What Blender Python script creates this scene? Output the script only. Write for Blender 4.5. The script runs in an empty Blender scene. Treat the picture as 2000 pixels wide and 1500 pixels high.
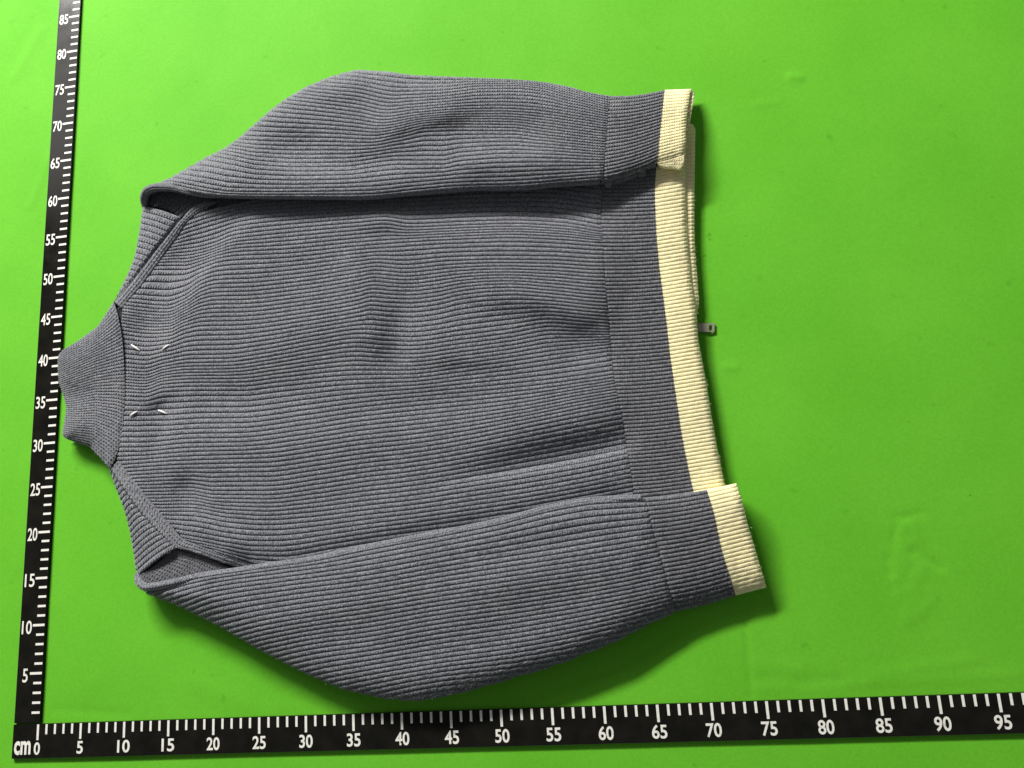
import bpy, bmesh, math, random
import numpy as np
from mathutils import Matrix, Vector
random.seed(3); rng = np.random.default_rng(5)
S = 0.01                                    # all measures below are centimetres
scene = bpy.context.scene
COL = scene.collection

# ------------------------------------------------------------------ camera
CAM = np.array([65.4398, 14.7951, 81.7988])
ROT = np.array([[0.98499897, -0.0595405, -0.16196285],
                [-0.09071845, -0.97709065, -0.1925202],
                [-0.14678963, 0.20432522, -0.9678347]])   # rows: right, down, forward
FOC = 1576.36                               # focal length for a 2000 px wide frame
cd = bpy.data.cameras.new("camera"); cam = bpy.data.objects.new("camera", cd); COL.objects.link(cam)
cd.sensor_width = 36; cd.lens = FOC / 2000 * 36; cd.clip_start = 0.01; cd.clip_end = 50
m = Matrix.Identity(4)
for i in range(3):
    m[i][0] = ROT[0][i]; m[i][1] = -ROT[1][i]; m[i][2] = -ROT[2][i]; m[i][3] = CAM[i] * S
cam.matrix_world = m
scene.camera = cam

# ------------------------------------------------------------------ light (indoors: lamps)
world = bpy.data.worlds.new("World"); scene.world = world; world.use_nodes = True
bg = world.node_tree.nodes["Background"]; bg.inputs[0].default_value = (0.96, 0.98, 1.0, 1); bg.inputs[1].default_value = 0.145

def area(name, loc, target, size, size_y, power, col):
    d = bpy.data.lights.new(name, 'AREA'); d.shape = 'RECTANGLE'; d.size = size; d.size_y = size_y
    d.energy = power; d.color = col
    o = bpy.data.objects.new(name, d); COL.objects.link(o)
    o.location = loc
    o.rotation_euler = (Vector(target) - Vector(loc)).to_track_quat('-Z', 'Y').to_euler()
    return o
area("key_lamp", (-0.78, 2.88, 1.62), (0.40, 0.45, 0), 1.5, 0.24, 220, (1.0, 0.975, 0.93))
area("left_fill_lamp", (-1.25, 2.12, 1.35), (-0.6, 1.4, 0), 1.1, 1.0, 19, (1.0, 0.98, 0.95))  # unseen fill, added for soft light from the left and glare on the upright ruler
scene.view_settings.view_transform = 'Standard'; scene.view_settings.look = 'None'
scene.view_settings.exposure = 0.0; scene.view_settings.gamma = 1.0
scene.view_settings.use_curve_mapping = False
scene.render.engine = 'CYCLES'
scene.render.resolution_x = 1024; scene.render.resolution_y = 768

ZC = -0.35                                  # the cloth; z = 0 is the printed face of the rulers

# ------------------------------------------------------------------ helpers
def at(px, py, z):
    """point of the place seen at a photo position, for a known height z (cm)"""
    px = np.asarray(px, float); py = np.asarray(py, float); z = np.asarray(z, float) + 0 * px
    d = ((px - 1000) / FOC)[..., None] * ROT[0] + ((py - 750) / FOC)[..., None] * ROT[1] + ROT[2]
    t = (z - CAM[2]) / d[..., 2]
    return CAM + d * t[..., None]

def pchip(xs, ys, x):
    xs = np.asarray(xs, float); ys = np.asarray(ys, float); x = np.asarray(x, float)
    h = np.diff(xs); dl = np.diff(ys) / h
    if len(xs) == 2:
        return ys[0] + (x - xs[0]) * dl[0]
    d = np.zeros_like(ys)
    for i in range(1, len(xs) - 1):
        if dl[i-1] * dl[i] > 0:
            w1 = 2*h[i] + h[i-1]; w2 = h[i] + 2*h[i-1]
            d[i] = (w1 + w2) / (w1/dl[i-1] + w2/dl[i])
    d[0] = dl[0]; d[-1] = dl[-1]
    i = np.clip(np.searchsorted(xs, x) - 1, 0, len(h) - 1)
    t = (x - xs[i]) / h[i]; tc = np.clip(t, 0, 1)
    r = (ys[i]*(1+2*tc)*(1-tc)**2 + h[i]*d[i]*tc*(1-tc)**2 + ys[i+1]*tc*tc*(3-2*tc) + h[i]*d[i+1]*tc*tc*(tc-1))
    r = r + np.where(t < 0, (x - xs[0]) * d[0], 0) + np.where(t > 1, (x - xs[-1]) * d[-1], 0)
    return r

def resample(pts, u):
    p = np.asarray(pts, float); s = np.r_[0, np.cumsum(np.hypot(*np.diff(p, axis=0).T))]; s /= s[-1]
    if len(p) == 2: return np.c_[np.interp(u, s, p[:, 0]), np.interp(u, s, p[:, 1])]
    return np.c_[pchip(s, p[:, 0], u), pchip(s, p[:, 1], u)]

def seg_dist(px, py, poly, closed=True):
    p = np.asarray(poly, float); d = np.full(np.shape(px), 1e9)
    n = len(p) if closed else len(p) - 1
    for i in range(n):
        a = p[i]; b = p[(i+1) % len(p)]; e = b - a
        t = np.clip(((px-a[0])*e[0] + (py-a[1])*e[1]) / (e@e + 1e-9), 0, 1)
        d = np.minimum(d, np.hypot(px - a[0] - t*e[0], py - a[1] - t*e[1]))
    return d

def inside(px, py, poly):
    p = np.asarray(poly, float); c = np.zeros(np.shape(px), bool)
    for i in range(len(p)):
        a = p[i]; b = p[i-1]
        if a[1] == b[1]: continue
        c ^= ((a[1] > py) != (b[1] > py)) & (px < (b[0]-a[0])*(py-a[1])/(b[1]-a[1]) + a[0])
    return c

def pill(px, py, poly, r):
    d = np.where(inside(px, py, poly), seg_dist(px, py, poly), 0)
    q = 1 - np.clip(d / r, 0, 1)
    return np.sqrt(np.clip(1 - q*q, 0, 1))

def ridge(px, py, pts, w, amp, up=None, ends=60):
    """a fold running along pts: gaussian across (w px one side, up px the other)"""
    p = np.asarray(pts, float); best = np.full(np.shape(px), 1e9); sd = np.zeros(np.shape(px)); al = np.zeros(np.shape(px))
    L = np.r_[0, np.cumsum(np.hypot(*np.diff(p, axis=0).T))]
    for i in range(len(p) - 1):
        e = p[i+1] - p[i]; l = np.hypot(*e)
        t = ((px-p[i][0])*e[0] + (py-p[i][1])*e[1]) / l
        tc = np.clip(t, 0, l); dd = np.hypot(px-p[i][0]-tc*e[0]/l, py-p[i][1]-tc*e[1]/l)
        s = ((py-p[i][1])*e[0] - (px-p[i][0])*e[1]) / l
        k = dd < best
        best = np.where(k, dd, best); sd = np.where(k, s, sd); al = np.where(k, L[i] + tc, al)
    ea, eb = ends if isinstance(ends, tuple) else (ends, ends)
    f = np.clip(np.minimum(al/ea, (L[-1]-al)/eb), 0, 1); f = f*f*(3-2*f)
    ww = np.where(sd > 0, w, w if up is None else up)
    return amp * f * np.exp(-(best/ww)**2)

def bump(px, py, cx, cy, rx, ry, ang, amp):
    c, s = math.cos(math.radians(ang)), math.sin(math.radians(ang))
    x = (px-cx)*c + (py-cy)*s; y = -(px-cx)*s + (py-cy)*c
    return amp * np.exp(-(x/rx)**2 - (y/ry)**2)

def new_mesh(name, V, F, mat, parent, uv=None, smooth=True):
    me = bpy.data.meshes.new(name)
    V = np.asarray(V, np.float32).reshape(-1, 3) * S
    F = np.asarray(F, np.int32)
    me.vertices.add(len(V)); me.vertices.foreach_set("co", V.ravel())
    n = F.shape[1]
    me.loops.add(F.size); me.loops.foreach_set("vertex_index", F.ravel())
    me.polygons.add(len(F))
    me.polygons.foreach_set("loop_start", np.arange(0, F.size, n, dtype=np.int32))
    me.polygons.foreach_set("loop_total", np.full(len(F), n, np.int32))
    if smooth: me.polygons.foreach_set("use_smooth", np.ones(len(F), bool))
    if uv is not None:
        ul = me.uv_layers.new(name="UVMap")
        ul.data.foreach_set("uv", np.asarray(uv, np.float32)[F.ravel()].ravel())
    me.update(calc_edges=True); me.validate()
    me.materials.append(mat)
    return add(name, me, parent)

def add(name, me, parent=None):
    o = bpy.data.objects.new(name, me); COL.objects.link(o)
    if parent is not None:
        o.parent = parent
        if parent.type == 'EMPTY': o.matrix_parent_inverse = Matrix.Translation(-parent.location)
    return o

def grid_faces(nv, nu, off=0):
    i, j = np.meshgrid(np.arange(nv-1), np.arange(nu-1), indexing='ij')
    a = off + i*nu + j
    return np.stack([a, a+1, a+nu+1, a+nu], -1).reshape(-1, 4)

TPOS = np.array([0, .05, .13, .27, .5, .73, .87, .95])
def rib_rows(k0, k1):
    k = np.concatenate([np.floor(k0) + i + TPOS for i in range(int(k1 - k0) + 3)])
    return k[(k >= k0) & (k <= k1)]
def rib_profile(k, p=4.0):
    s = np.abs((k % 1.0) - 0.5) * 2
    return np.sqrt(np.clip(1 - s**p, 0, 1))

def panel(name, PX, PY, K, zfun, mat, parent, amp=0.2, skirts="", zlow=-0.2, seam=None, seamw=4.5, seamd=0.28, fade=None, p=4.0, roll=''):
    """PX,PY [nv,nu]: where the knit lies; K[nv]: rib number of every row; relief is raised along the normal"""
    nv, nu = PX.shape
    Z = zfun(PX, PY)
    if seam is not None:
        for sm in seam:
            Z = Z - seamd * np.exp(-(seg_dist(PX, PY, sm, False) / seamw)**2)
    P = at(PX, PY, Z)
    du = np.gradient(P, axis=1); dv = np.gradient(P, axis=0)
    N = np.cross(du, dv); N /= np.linalg.norm(N, axis=-1, keepdims=True) + 1e-9
    # smooth away degenerate normals at silhouettes
    N = np.where(N[..., 2:] < 0, -N, N)
    Kf = K if np.ndim(K) == 2 else np.repeat(np.asarray(K)[:, None], nu, 1)
    A = amp * np.ones_like(Z)
    if fade is not None: A = A * fade(PX, PY)
    rel = (rib_profile(Kf, p) - 0.75) * A
    # little unevenness of the yarn along each rib
    sl = np.cumsum(np.r_[0, np.hypot(np.diff(PX.mean(0)), np.diff(PY.mean(0)))])
    ph = np.sin(Kf.round() * 12.9898) * 43758.5
    rel = rel + 0.010 * np.sin(sl[None, :] * 0.11 + ph) + 0.008 * np.sin(sl[None, :] * 0.31 + ph * 1.7)
    P = P + N * rel[..., None]
    L = np.cumsum(np.r_[0, np.linalg.norm(np.diff(P[nv//2], axis=0), axis=1)])
    U = PX / 18.0
    uv = np.stack([U, Kf], -1).reshape(-1, 2)
    V = [P.reshape(-1, 3)]; F = [grid_faces(nv, nu)]; UV = [uv]; off = nv*nu
    idx = np.arange(nv*nu).reshape(nv, nu)
    cen = P.reshape(-1, 3).mean(0)
    edges = {'t': idx[0], 'b': idx[-1][::-1], 'l': idx[:, 0][::-1], 'r': idx[:, -1]}
    for e in skirts:
        q = edges[e.lower()]; base = V[0][q]
        zl = zlow[e] if isinstance(zlow, dict) else zlow
        rows = [q]
        nb = {'t': idx[min(9, nv-1)], 'b': idx[max(nv-10, 0)][::-1], 'l': idx[:, min(3, nu-1)][::-1], 'r': idx[:, max(nu-4, 0)]}[e]
        pv = base.copy()
        if e in roll:
            # the knit turns under in a roll that still shows its ribs
            dirc = V[0][nb][:, :2] - base[:, :2]; dirc /= np.linalg.norm(dirc, axis=1, keepdims=True) + 1e-9
            for ph_ in np.linspace(0, math.pi, 19)[1:]:
                rr = 0.40*(0.80 + 0.20*rib_profile(np.array(ph_/math.pi*2.0), 3.0))
                r = base.copy(); r[:, :2] -= dirc*rr*math.sin(ph_)*0.75; r[:, 2] += -0.40 + rr*math.cos(ph_)
                V.append(r); UV.append(uv[q] + np.array([0.0, ph_/math.pi*2.0])); rows.append(off + np.arange(len(q))); off += len(q)
            base = V[-1].copy(); r = base.copy(); r[:, :2] += dirc*1.8; r[:, 2] -= 0.1
            V.append(r); UV.append(uv[q]); rows.append(off + np.arange(len(q))); off += len(q)
        for f, ins in () if e in roll else ((0.35, 0.05), (0.75, 0.25), (1.0, 0.6)):
            r = base.copy(); r[:, 2] = base[:, 2]*(1-f) + np.minimum(zl, base[:, 2])*f
            dirc = V[0][nb][:, :2] - base[:, :2]; dirc /= np.linalg.norm(dirc, axis=1, keepdims=True) + 1e-9
            r[:, :2] += dirc * ins
            V.append(r); UV.append(uv[q] + np.array([0.0, 0.0])); rows.append(off + np.arange(len(q))); off += len(q)
        for a, b in zip(rows[:-1], rows[1:]):
            F.append(np.stack([a[:-1], b[:-1], b[1:], a[1:]], -1))
    FUZZ.append((P.reshape(-1, 3), N.reshape(-1, 3), mat))
    return new_mesh(name, np.concatenate(V), np.concatenate(F), mat, parent, np.concatenate(UV))
FUZZ = []

def flow_grid(guides, K, nu, xl, xr):
    """guides: [(rib number, [(x,y)...])]; rows follow the ribs and are cut where they meet xl(y), xr(y)"""
    xs = np.linspace(200, 1420, 611)
    gy = np.array([pchip([p[0] for p in g], [p[1] for p in g], xs) for _, g in guides])
    gk = np.array([k for k, _ in guides])
    Y = np.empty((len(K), len(xs)))
    for j in range(len(xs)): Y[:, j] = pchip(gk, gy[:, j], K)
    PX = np.empty((len(K), nu)); PY = np.empty_like(PX); ok = np.ones(len(K), bool)
    for i in range(len(K)):
        y = Y[i]; g = xs - xl(y); h = xr(y) - xs
        bad = np.where(g < 0)[0]
        a = 0 if len(bad) == 0 else bad[-1] + 1
        good = np.where(h[a:] < 0)[0]
        b = len(xs) - 1 if len(good) == 0 else a + good[0] - 1
        if b - a < 4: ok[i] = False; a, b = 0, 4
        x0 = xs[a]; x1 = xs[b]
        if a > 0: x0 = xs[a-1] + (xs[a]-xs[a-1]) * (-g[a-1]) / (g[a]-g[a-1] + 1e-9)
        if b < len(xs)-1: x1 = xs[b] + (xs[b+1]-xs[b]) * h[b] / (h[b]-h[b+1] + 1e-9)
        PX[i] = np.linspace(x0, x1, nu); PY[i] = np.interp(PX[i], xs, y)
    return PX[ok], PY[ok], K[ok]

def xof(pts):
    p = np.asarray(sorted(pts, key=lambda q: q[1]), float)
    return lambda y: np.interp(y, p[:, 1], p[:, 0])

def tag(o, label=None, cat=None, group=None, kind=None):
    for k, v in (("label", label), ("category", cat), ("group", group), ("kind", kind)):
        if v: o[k] = v
    return o

# ------------------------------------------------------------------ materials
def mat_new(name):
    mt = bpy.data.materials.new(name); mt.use_nodes = True
    return mt, mt.node_tree.nodes, mt.node_tree.links, mt.node_tree.nodes["Principled BSDF"]

def knit(name, c1, c2, fleck, rough=0.95, sheen=0.25, bumps=0.6):
    mt, N, Lk, b = mat_new(name)
    tc = N.new("ShaderNodeTexCoord")
    n1 = N.new("ShaderNodeTexNoise"); n1.inputs["Scale"].default_value = 480; n1.inputs["Detail"].default_value = 3
    Lk.new(tc.outputs["Object"], n1.inputs["Vector"])
    r1 = N.new("ShaderNodeValToRGB"); r1.color_ramp.elements[0].position = 0.33; r1.color_ramp.elements[1].position = 0.68
    r1.color_ramp.elements[0].color = (*c1, 1); r1.color_ramp.elements[1].color = (*c2, 1)
    Lk.new(n1.outputs[0], r1.inputs[0])
    n2 = N.new("ShaderNodeTexNoise"); n2.inputs["Scale"].default_value = 38; n2.inputs["Detail"].default_value = 4
    Lk.new(tc.outputs["Object"], n2.inputs["Vector"])
    r2 = N.new("ShaderNodeValToRGB"); r2.color_ramp.elements[0].position = 0.3; r2.color_ramp.elements[1].position = 0.72
    r2.color_ramp.elements[0].color = (0.90, 0.90, 0.92, 1); r2.color_ramp.elements[1].color = (1.07, 1.06, 1.05, 1)
    Lk.new(n2.outputs[0], r2.inputs[0])
    mx = N.new("ShaderNodeMix"); mx.data_type = 'RGBA'; mx.blend_type = 'MULTIPLY'; mx.inputs[0].default_value = 1
    Lk.new(r1.outputs[0], mx.inputs[6]); Lk.new(r2.outputs[0], mx.inputs[7])
    # pale flecks of fibre
    n3 = N.new("ShaderNodeTexNoise"); n3.inputs["Scale"].default_value = 640; n3.inputs["Detail"].default_value = 1
    Lk.new(tc.outputs["Object"], n3.inputs["Vector"])
    r3 = N.new("ShaderNodeValToRGB"); r3.color_ramp.elements[0].position = 0.62; r3.color_ramp.elements[1].position = 0.76
    Lk.new(n3.outputs[0], r3.inputs[0])
    m2 = N.new("ShaderNodeMix"); m2.data_type = 'RGBA'
    Lk.new(r3.outputs[0], m2.inputs[0]); Lk.new(mx.outputs[2], m2.inputs[6]); m2.inputs[7].default_value = (*fleck, 1)
    Lk.new(m2.outputs[2], b.inputs["Base Color"])
    # stitches: V shapes along every rib
    uv = N.new("ShaderNodeUVMap"); sx = N.new("ShaderNodeSeparateXYZ"); Lk.new(uv.outputs[0], sx.inputs[0])
    def M(op, a, bb=None):
        q = N.new("ShaderNodeMath"); q.operation = op
        for i, v in enumerate((a, bb)):
            if v is None: continue
            if hasattr(v, "links"): Lk.new(v, q.inputs[i])
            else: q.inputs[i].default_value = v
        return q.outputs[0]
    fr = M('FRACT', sx.outputs[1]); ab = M('ABSOLUTE', M('SUBTRACT', fr, 0.5))
    st = M('SINE', M('MULTIPLY', M('ADD', sx.outputs[0], M('MULTIPLY', ab, 0.35)), 2*math.pi*3.7))
    hs = M('ADD', M('MULTIPLY', st, 0.32), M('MULTIPLY', n1.outputs[0], 1.4))
    bp = N.new("ShaderNodeBump"); bp.inputs["Strength"].default_value = bumps; bp.inputs["Distance"].default_value = 0.0016
    Lk.new(hs, bp.inputs["Height"]); Lk.new(bp.outputs[0], b.inputs["Normal"])
    b.inputs["Roughness"].default_value = rough
    b.inputs["Specular IOR Level"].default_value = 0.15
    b.inputs["Sheen Weight"].default_value = sheen; b.inputs["Sheen Roughness"].default_value = 0.5
    return mt

GREY = knit("grey_wool_knit", (0.086, 0.090, 0.105), (0.234, 0.242, 0.264), (0.33, 0.34, 0.355))
SLATE = knit("slate_wool_knit", (0.080, 0.083, 0.095), (0.202, 0.207, 0.222), (0.295, 0.30, 0.31))
CREAM = knit("cream_wool_knit", (0.84, 0.755, 0.42), (0.94, 0.865, 0.53), (0.96, 0.91, 0.64), sheen=0.1, bumps=0.25)

def plain(name, col, rough, metal=0.0, spec=0.5):
    mt, N, Lk, b = mat_new(name)
    b.inputs["Base Color"].default_value = (*col, 1); b.inputs["Roughness"].default_value = rough
    b.inputs["Metallic"].default_value = metal; b.inputs["Specular IOR Level"].default_value = spec
    return mt, N, Lk, b

def cloth_mat():
    mt, N, Lk, b = mat_new("green_cloth_weave")
    tc = N.new("ShaderNodeTexCoord")
    def noise(sc, det, lo, hi, c0, c1, vec=None):
        n = N.new("ShaderNodeTexNoise"); n.inputs["Scale"].default_value = sc; n.inputs["Detail"].default_value = det
        Lk.new(tc.outputs["Object"], n.inputs["Vector"])
        r = N.new("ShaderNodeValToRGB"); r.color_ramp.elements[0].position = lo; r.color_ramp.elements[1].position = hi
        r.color_ramp.elements[0].color = (*c0, 1); r.color_ramp.elements[1].color = (*c1, 1)
        Lk.new(n.outputs[0], r.inputs[0]); return n, r
    n1, r1 = noise(9, 5, 0.3, 0.7, (0.112, 0.430, 0.020), (0.131, 0.466, 0.026))
    n2, r2 = noise(420, 2, 0.3, 0.7, (0.95, 0.95, 0.95), (1.05, 1.05, 1.05))
    n3, r3 = noise(55, 2, 0.22, 0.30, (0.80, 0.86, 0.80), (1, 1, 1))      # faint stains
    mx = N.new("ShaderNodeMix"); mx.data_type = 'RGBA'; mx.blend_type = 'MULTIPLY'; mx.inputs[0].default_value = 1
    Lk.new(r1.outputs[0], mx.inputs[6]); Lk.new(r2.outputs[0], mx.inputs[7])
    m2 = N.new("ShaderNodeMix"); m2.data_type = 'RGBA'; m2.blend_type = 'MULTIPLY'; m2.inputs[0].default_value = 1
    Lk.new(mx.outputs[2], m2.inputs[6]); Lk.new(r3.outputs[0], m2.inputs[7])
    last = m2.outputs[2]
    for px, py, r in ((1385, 459, 0.32), (1386, 467, 0.2), (1376, 500, 0.24), (1457, 461, 0.14), (1775, 824, 0.14), (1895, 967, 0.12), (1340, 1392, 0.5)):
        c = at(px, py, ZC) * S
        vd = N.new("ShaderNodeVectorMath"); vd.operation = 'DISTANCE'; vd.inputs[1].default_value = tuple(c)
        Lk.new(tc.outputs["Object"], vd.inputs[0])
        ad = N.new("ShaderNodeMath"); ad.operation = 'MULTIPLY_ADD'; ad.inputs[1].default_value = 0.004; Lk.new(n2.outputs[0], ad.inputs[0]); Lk.new(vd.outputs["Value"], ad.inputs[2])
        mr = N.new("ShaderNodeMapRange"); mr.inputs[1].default_value = 0.002; mr.inputs[2].default_value = 0.002 + r*S; mr.inputs[3].default_value = 0.55; mr.inputs[4].default_value = 0
        Lk.new(ad.outputs[0], mr.inputs[0])
        sm = N.new("ShaderNodeMix"); sm.data_type = 'RGBA'; Lk.new(mr.outputs[0], sm.inputs[0]); Lk.new(last, sm.inputs[6]); sm.inputs[7].default_value = (0.04, 0.15, 0.012, 1)
        last = sm.outputs[2]
    Lk.new(last, b.inputs["Base Color"])
    b.inputs["Roughness"].default_value = 0.7; b.inputs["Specular IOR Level"].default_value = 0.12
    b.inputs["Sheen Weight"].default_value = 0.0
    w = N.new("ShaderNodeTexNoise"); w.inputs["Scale"].default_value = 900; w.inputs["Detail"].default_value = 2
    Lk.new(tc.outputs["Object"], w.inputs["Vector"])
    bp = N.new("ShaderNodeBump"); bp.inputs["Strength"].default_value = 0.12; bp.inputs["Distance"].default_value = 0.0006
    Lk.new(w.outputs[0], bp.inputs["Height"]); Lk.new(bp.outputs[0], b.inputs["Normal"])
    return mt
CLOTH = cloth_mat()

def ruler_mat():
    mt, N, Lk, b = mat_new("black_ruler_plastic")
    tc = N.new("ShaderNodeTexCoord")
    n = N.new("ShaderNodeTexNoise"); n.inputs["Scale"].default_value = 60; n.inputs["Detail"].default_value = 6
    Lk.new(tc.outputs["Object"], n.inputs["Vector"])
    r = N.new("ShaderNodeValToRGB"); r.color_ramp.elements[0].position = 0.35; r.color_ramp.elements[1].position = 0.8
    r.color_ramp.elements[0].color = (0.006, 0.006, 0.005, 1); r.color_ramp.elements[1].color = (0.013, 0.012, 0.009, 1)
    Lk.new(n.outputs[0], r.inputs[0]); Lk.new(r.outputs[0], b.inputs["Base Color"])
    r2 = N.new("ShaderNodeMapRange"); r2.inputs[3].default_value = 0.10; r2.inputs[4].default_value = 0.26
    Lk.new(n.outputs[0], r2.inputs[0]); Lk.new(r2.outputs[0], b.inputs["Roughness"])
    b.inputs["Specular IOR Level"].default_value = 0.12
    return mt
BLACK = ruler_mat()
def print_mat():
    mt, N, Lk, b = mat_new("white_ruler_print")
    tc = N.new("ShaderNodeTexCoord")
    n = N.new("ShaderNodeTexNoise"); n.inputs["Scale"].default_value = 260; n.inputs["Detail"].default_value = 3
    Lk.new(tc.outputs["Object"], n.inputs["Vector"])
    r = N.new("ShaderNodeValToRGB"); r.color_ramp.elements[0].position = 0.25; r.color_ramp.elements[1].position = 0.45
    r.color_ramp.elements[0].color = (0.50, 0.49, 0.44, 1); r.color_ramp.elements[1].color = (0.80, 0.79, 0.72, 1)
    Lk.new(n.outputs[0], r.inputs[0]); Lk.new(r.outputs[0], b.inputs["Base Color"])
    b.inputs["Roughness"].default_value = 0.5
    return mt
WHITE = print_mat()
EDGE, *_ = plain("grey_ruler_edge", (0.16, 0.16, 0.14), 0.4)
THREAD, *_ = plain("white_cotton_thread", (0.86, 0.85, 0.80), 0.8, 0, 0.2)
METAL, *_ = plain("brushed_nickel", (0.40, 0.395, 0.30), 0.40, 0.6)
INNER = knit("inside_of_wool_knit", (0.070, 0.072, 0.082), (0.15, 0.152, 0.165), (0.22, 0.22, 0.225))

# ------------------------------------------------------------------ setting: the green cloth
def axis(lo, a, b, hi, st):
    return np.unique(np.round(np.r_[np.linspace(lo, a, 12), np.arange(a, b, st), np.linspace(b, hi, 12)], 4))
gx = axis(-110, -14, 118, 220, 0.3); gy_ = axis(-110, -9, 104, 220, 0.3)
X, Y = np.meshgrid(gx, gy_)
def to_px(X, Y, Zz):
    d = np.stack([X, Y, Zz + 0*X], -1) - CAM
    q = d @ ROT.T
    return q[..., 0]/q[..., 2]*FOC + 1000, q[..., 1]/q[..., 2]*FOC + 750
def smooth_noise(X, Y, sc, seed, n=5):
    r = np.random.default_rng(seed); o = 0
    for i in range(n):
        a = r.uniform(0, 2*math.pi); f = r.uniform(0.5, 1.3) / sc
        o = o + np.sin((X*math.cos(a) + Y*math.sin(a)) * f * 2*math.pi + r.uniform(0, 6.28) + 1.3*np.sin(Y*f*2.1 + X*f*1.3))
    return o / n
Zg = ZC + 0.03*smooth_noise(X, Y, 30, 1) + 0.008*smooth_noise(X, Y, 7, 2)
def creasew(pts, w, amp):
    P = at([p[0] for p in pts], [p[1] for p in pts], ZC)[:, :2]
    return amp * np.exp(-(seg_dist(X, Y, P, False) / w)**2)
# long pressed fold in the cloth beside the hem
Zg = Zg + creasew([(1388, 640), (1394, 740), (1404, 860), (1430, 1010), (1452, 1170), (1462, 1300), (1468, 1362)], 0.28, -0.05)
# crinkled thin patch at the right and a few puckers
film = [(1742, 1010), (1795, 1006), (1812, 1040), (1800, 1070), (1838, 1110), (1825, 1165), (1795, 1200), (1772, 1216), (1745, 1190), (1733, 1130), (1742, 1060)]
FP = at([p[0] for p in film], [p[1] for p in film], ZC)[:, :2]
fd = np.where(inside(X, Y, FP), seg_dist(X, Y, FP), 0)
Zg = Zg + 0.022*np.clip(fd/0.7, 0, 1) + np.where(fd > 0, 0.02*smooth_noise(X, Y, 1.6, 9), 0)
for pts, w, a in (([(1783, 1076), (1810, 1092), (1838, 1109)], 0.35, -0.07), ([(1748, 1008), (1765, 1012), (1782, 1006), (1796, 1004)], 0.35, -0.045),
                  ([(1752, 1028), (1746, 1056)], 0.35, -0.04), ([(1733, 1090), (1738, 1120)], 0.35, -0.04), ([(1770, 1216), (1800, 1196), (1822, 1170)], 0.5, 0.03),
                  ([(1545, 150), (1562, 153)], 0.4, 0.10), ([(1475, 205), (1525, 198)], 0.4, 0.03), ([(1418, 716), (1434, 719)], 0.35, 0.06),
                  ([(60, 400), (95, 310)], 0.6, 0.05), ([(30, 150), (80, 60)], 0.8, 0.05), ([(1700, 1320), (1900, 1290)], 0.6, 0.03),
([(380, 1330), (520, 1395)], 1.2, 0.05), ([(120, 1180), (180, 1330)], 1.5, 0.05), ([(1560, 1335), (1640, 1330)], 0.5, -0.04), ([(1480, 1300), (1560, 1310)], 0.8, 0.04), ([(60, 900), (40, 1100)], 1.2, 0.05), ([(1480, 1345), (1990, 1318)], 0.5, 0.03), ([(620, 60), (625, 130)], 0.5, -0.02), ([(110, 1385), (250, 1395)], 0.5, -0.03)):
    Zg = Zg + creasew(pts, w, a)
cloth = new_mesh("green_cloth", np.stack([X, Y, Zg], -1), grid_faces(*X.shape), CLOTH, None)
tag(cloth, "bright green cloth spread flat under the jacket and rulers", "cloth", None, "structure")

# ------------------------------------------------------------------ rulers
def box_mesh(name, x0, x1, y0, y1, z0, z1, mat, bevel=0.0, ragged=None):
    bm = bmesh.new()
    if ragged:
        n = 240; pts = [(x0, y0), (x1, y0), (x1, y1), (x0, y1)]
    v = [bm.verts.new((x*S, y*S, z*S)) for z in (z0, z1) for x, y in ((x0, y0), (x1, y0), (x1, y1), (x0, y1))]
    for f in ((3, 2, 1, 0), (4, 5, 6, 7), (0, 1, 5, 4), (1, 2, 6, 5), (2, 3, 7, 6), (3, 0, 4, 7)):
        bm.faces.new([v[i] for i in f])
    if bevel:
        bmesh.ops.bevel(bm, geom=bm.edges[:], offset=bevel*S, segments=2, affect='EDGES')
    me = bpy.data.meshes.new(name); bm.to_mesh(me); bm.free(); me.materials.append(mat)
    return me
def empty(name, loc):
    o = bpy.data.objects.new(name, None); COL.objects.link(o); o.location = tuple(c*S for c in loc); o.empty_display_size = 0.05
    return o

def text_part(parent, txt, x, y, w, h, bold=0.02):
    cu = bpy.data.curves.new("numeral", 'FONT'); cu.body = txt; cu.size = 1.0; cu.offset = bold; cu.resolution_u = 4
    cu.extrude = 0.0
    o = bpy.data.objects.new("numeral", cu); COL.objects.link(o)
    dg = bpy.context.evaluated_depsgraph_get()
    me = bpy.data.meshes.new_from_object(o.evaluated_get(dg)); bpy.data.objects.remove(o)
    co = np.empty(len(me.vertices)*3); me.vertices.foreach_get("co", co); co = co.reshape(-1, 3)
    lo, hi = co.min(0), co.max(0)
    sx, sy = w/(hi[0]-lo[0]), h/(hi[1]-lo[1])
    co[:, 0] = (x + (co[:, 0]-(lo[0]+hi[0])/2)*sx) * S; co[:, 1] = (y + (co[:, 1]-(lo[1]+hi[1])/2)*sy) * S; co[:, 2] = 0.012*S
    me.vertices.foreach_set("co", co.ravel()); me.update()
    me.materials.append(WHITE); me.name = "numeral"
    return add("numeral", me, parent)

def tick_mesh(dx, dy):
    me = box_mesh("tick_mark", -dx/2, dx/2, -dy/2, dy/2, 0.0, 0.012, WHITE); return me

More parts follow.
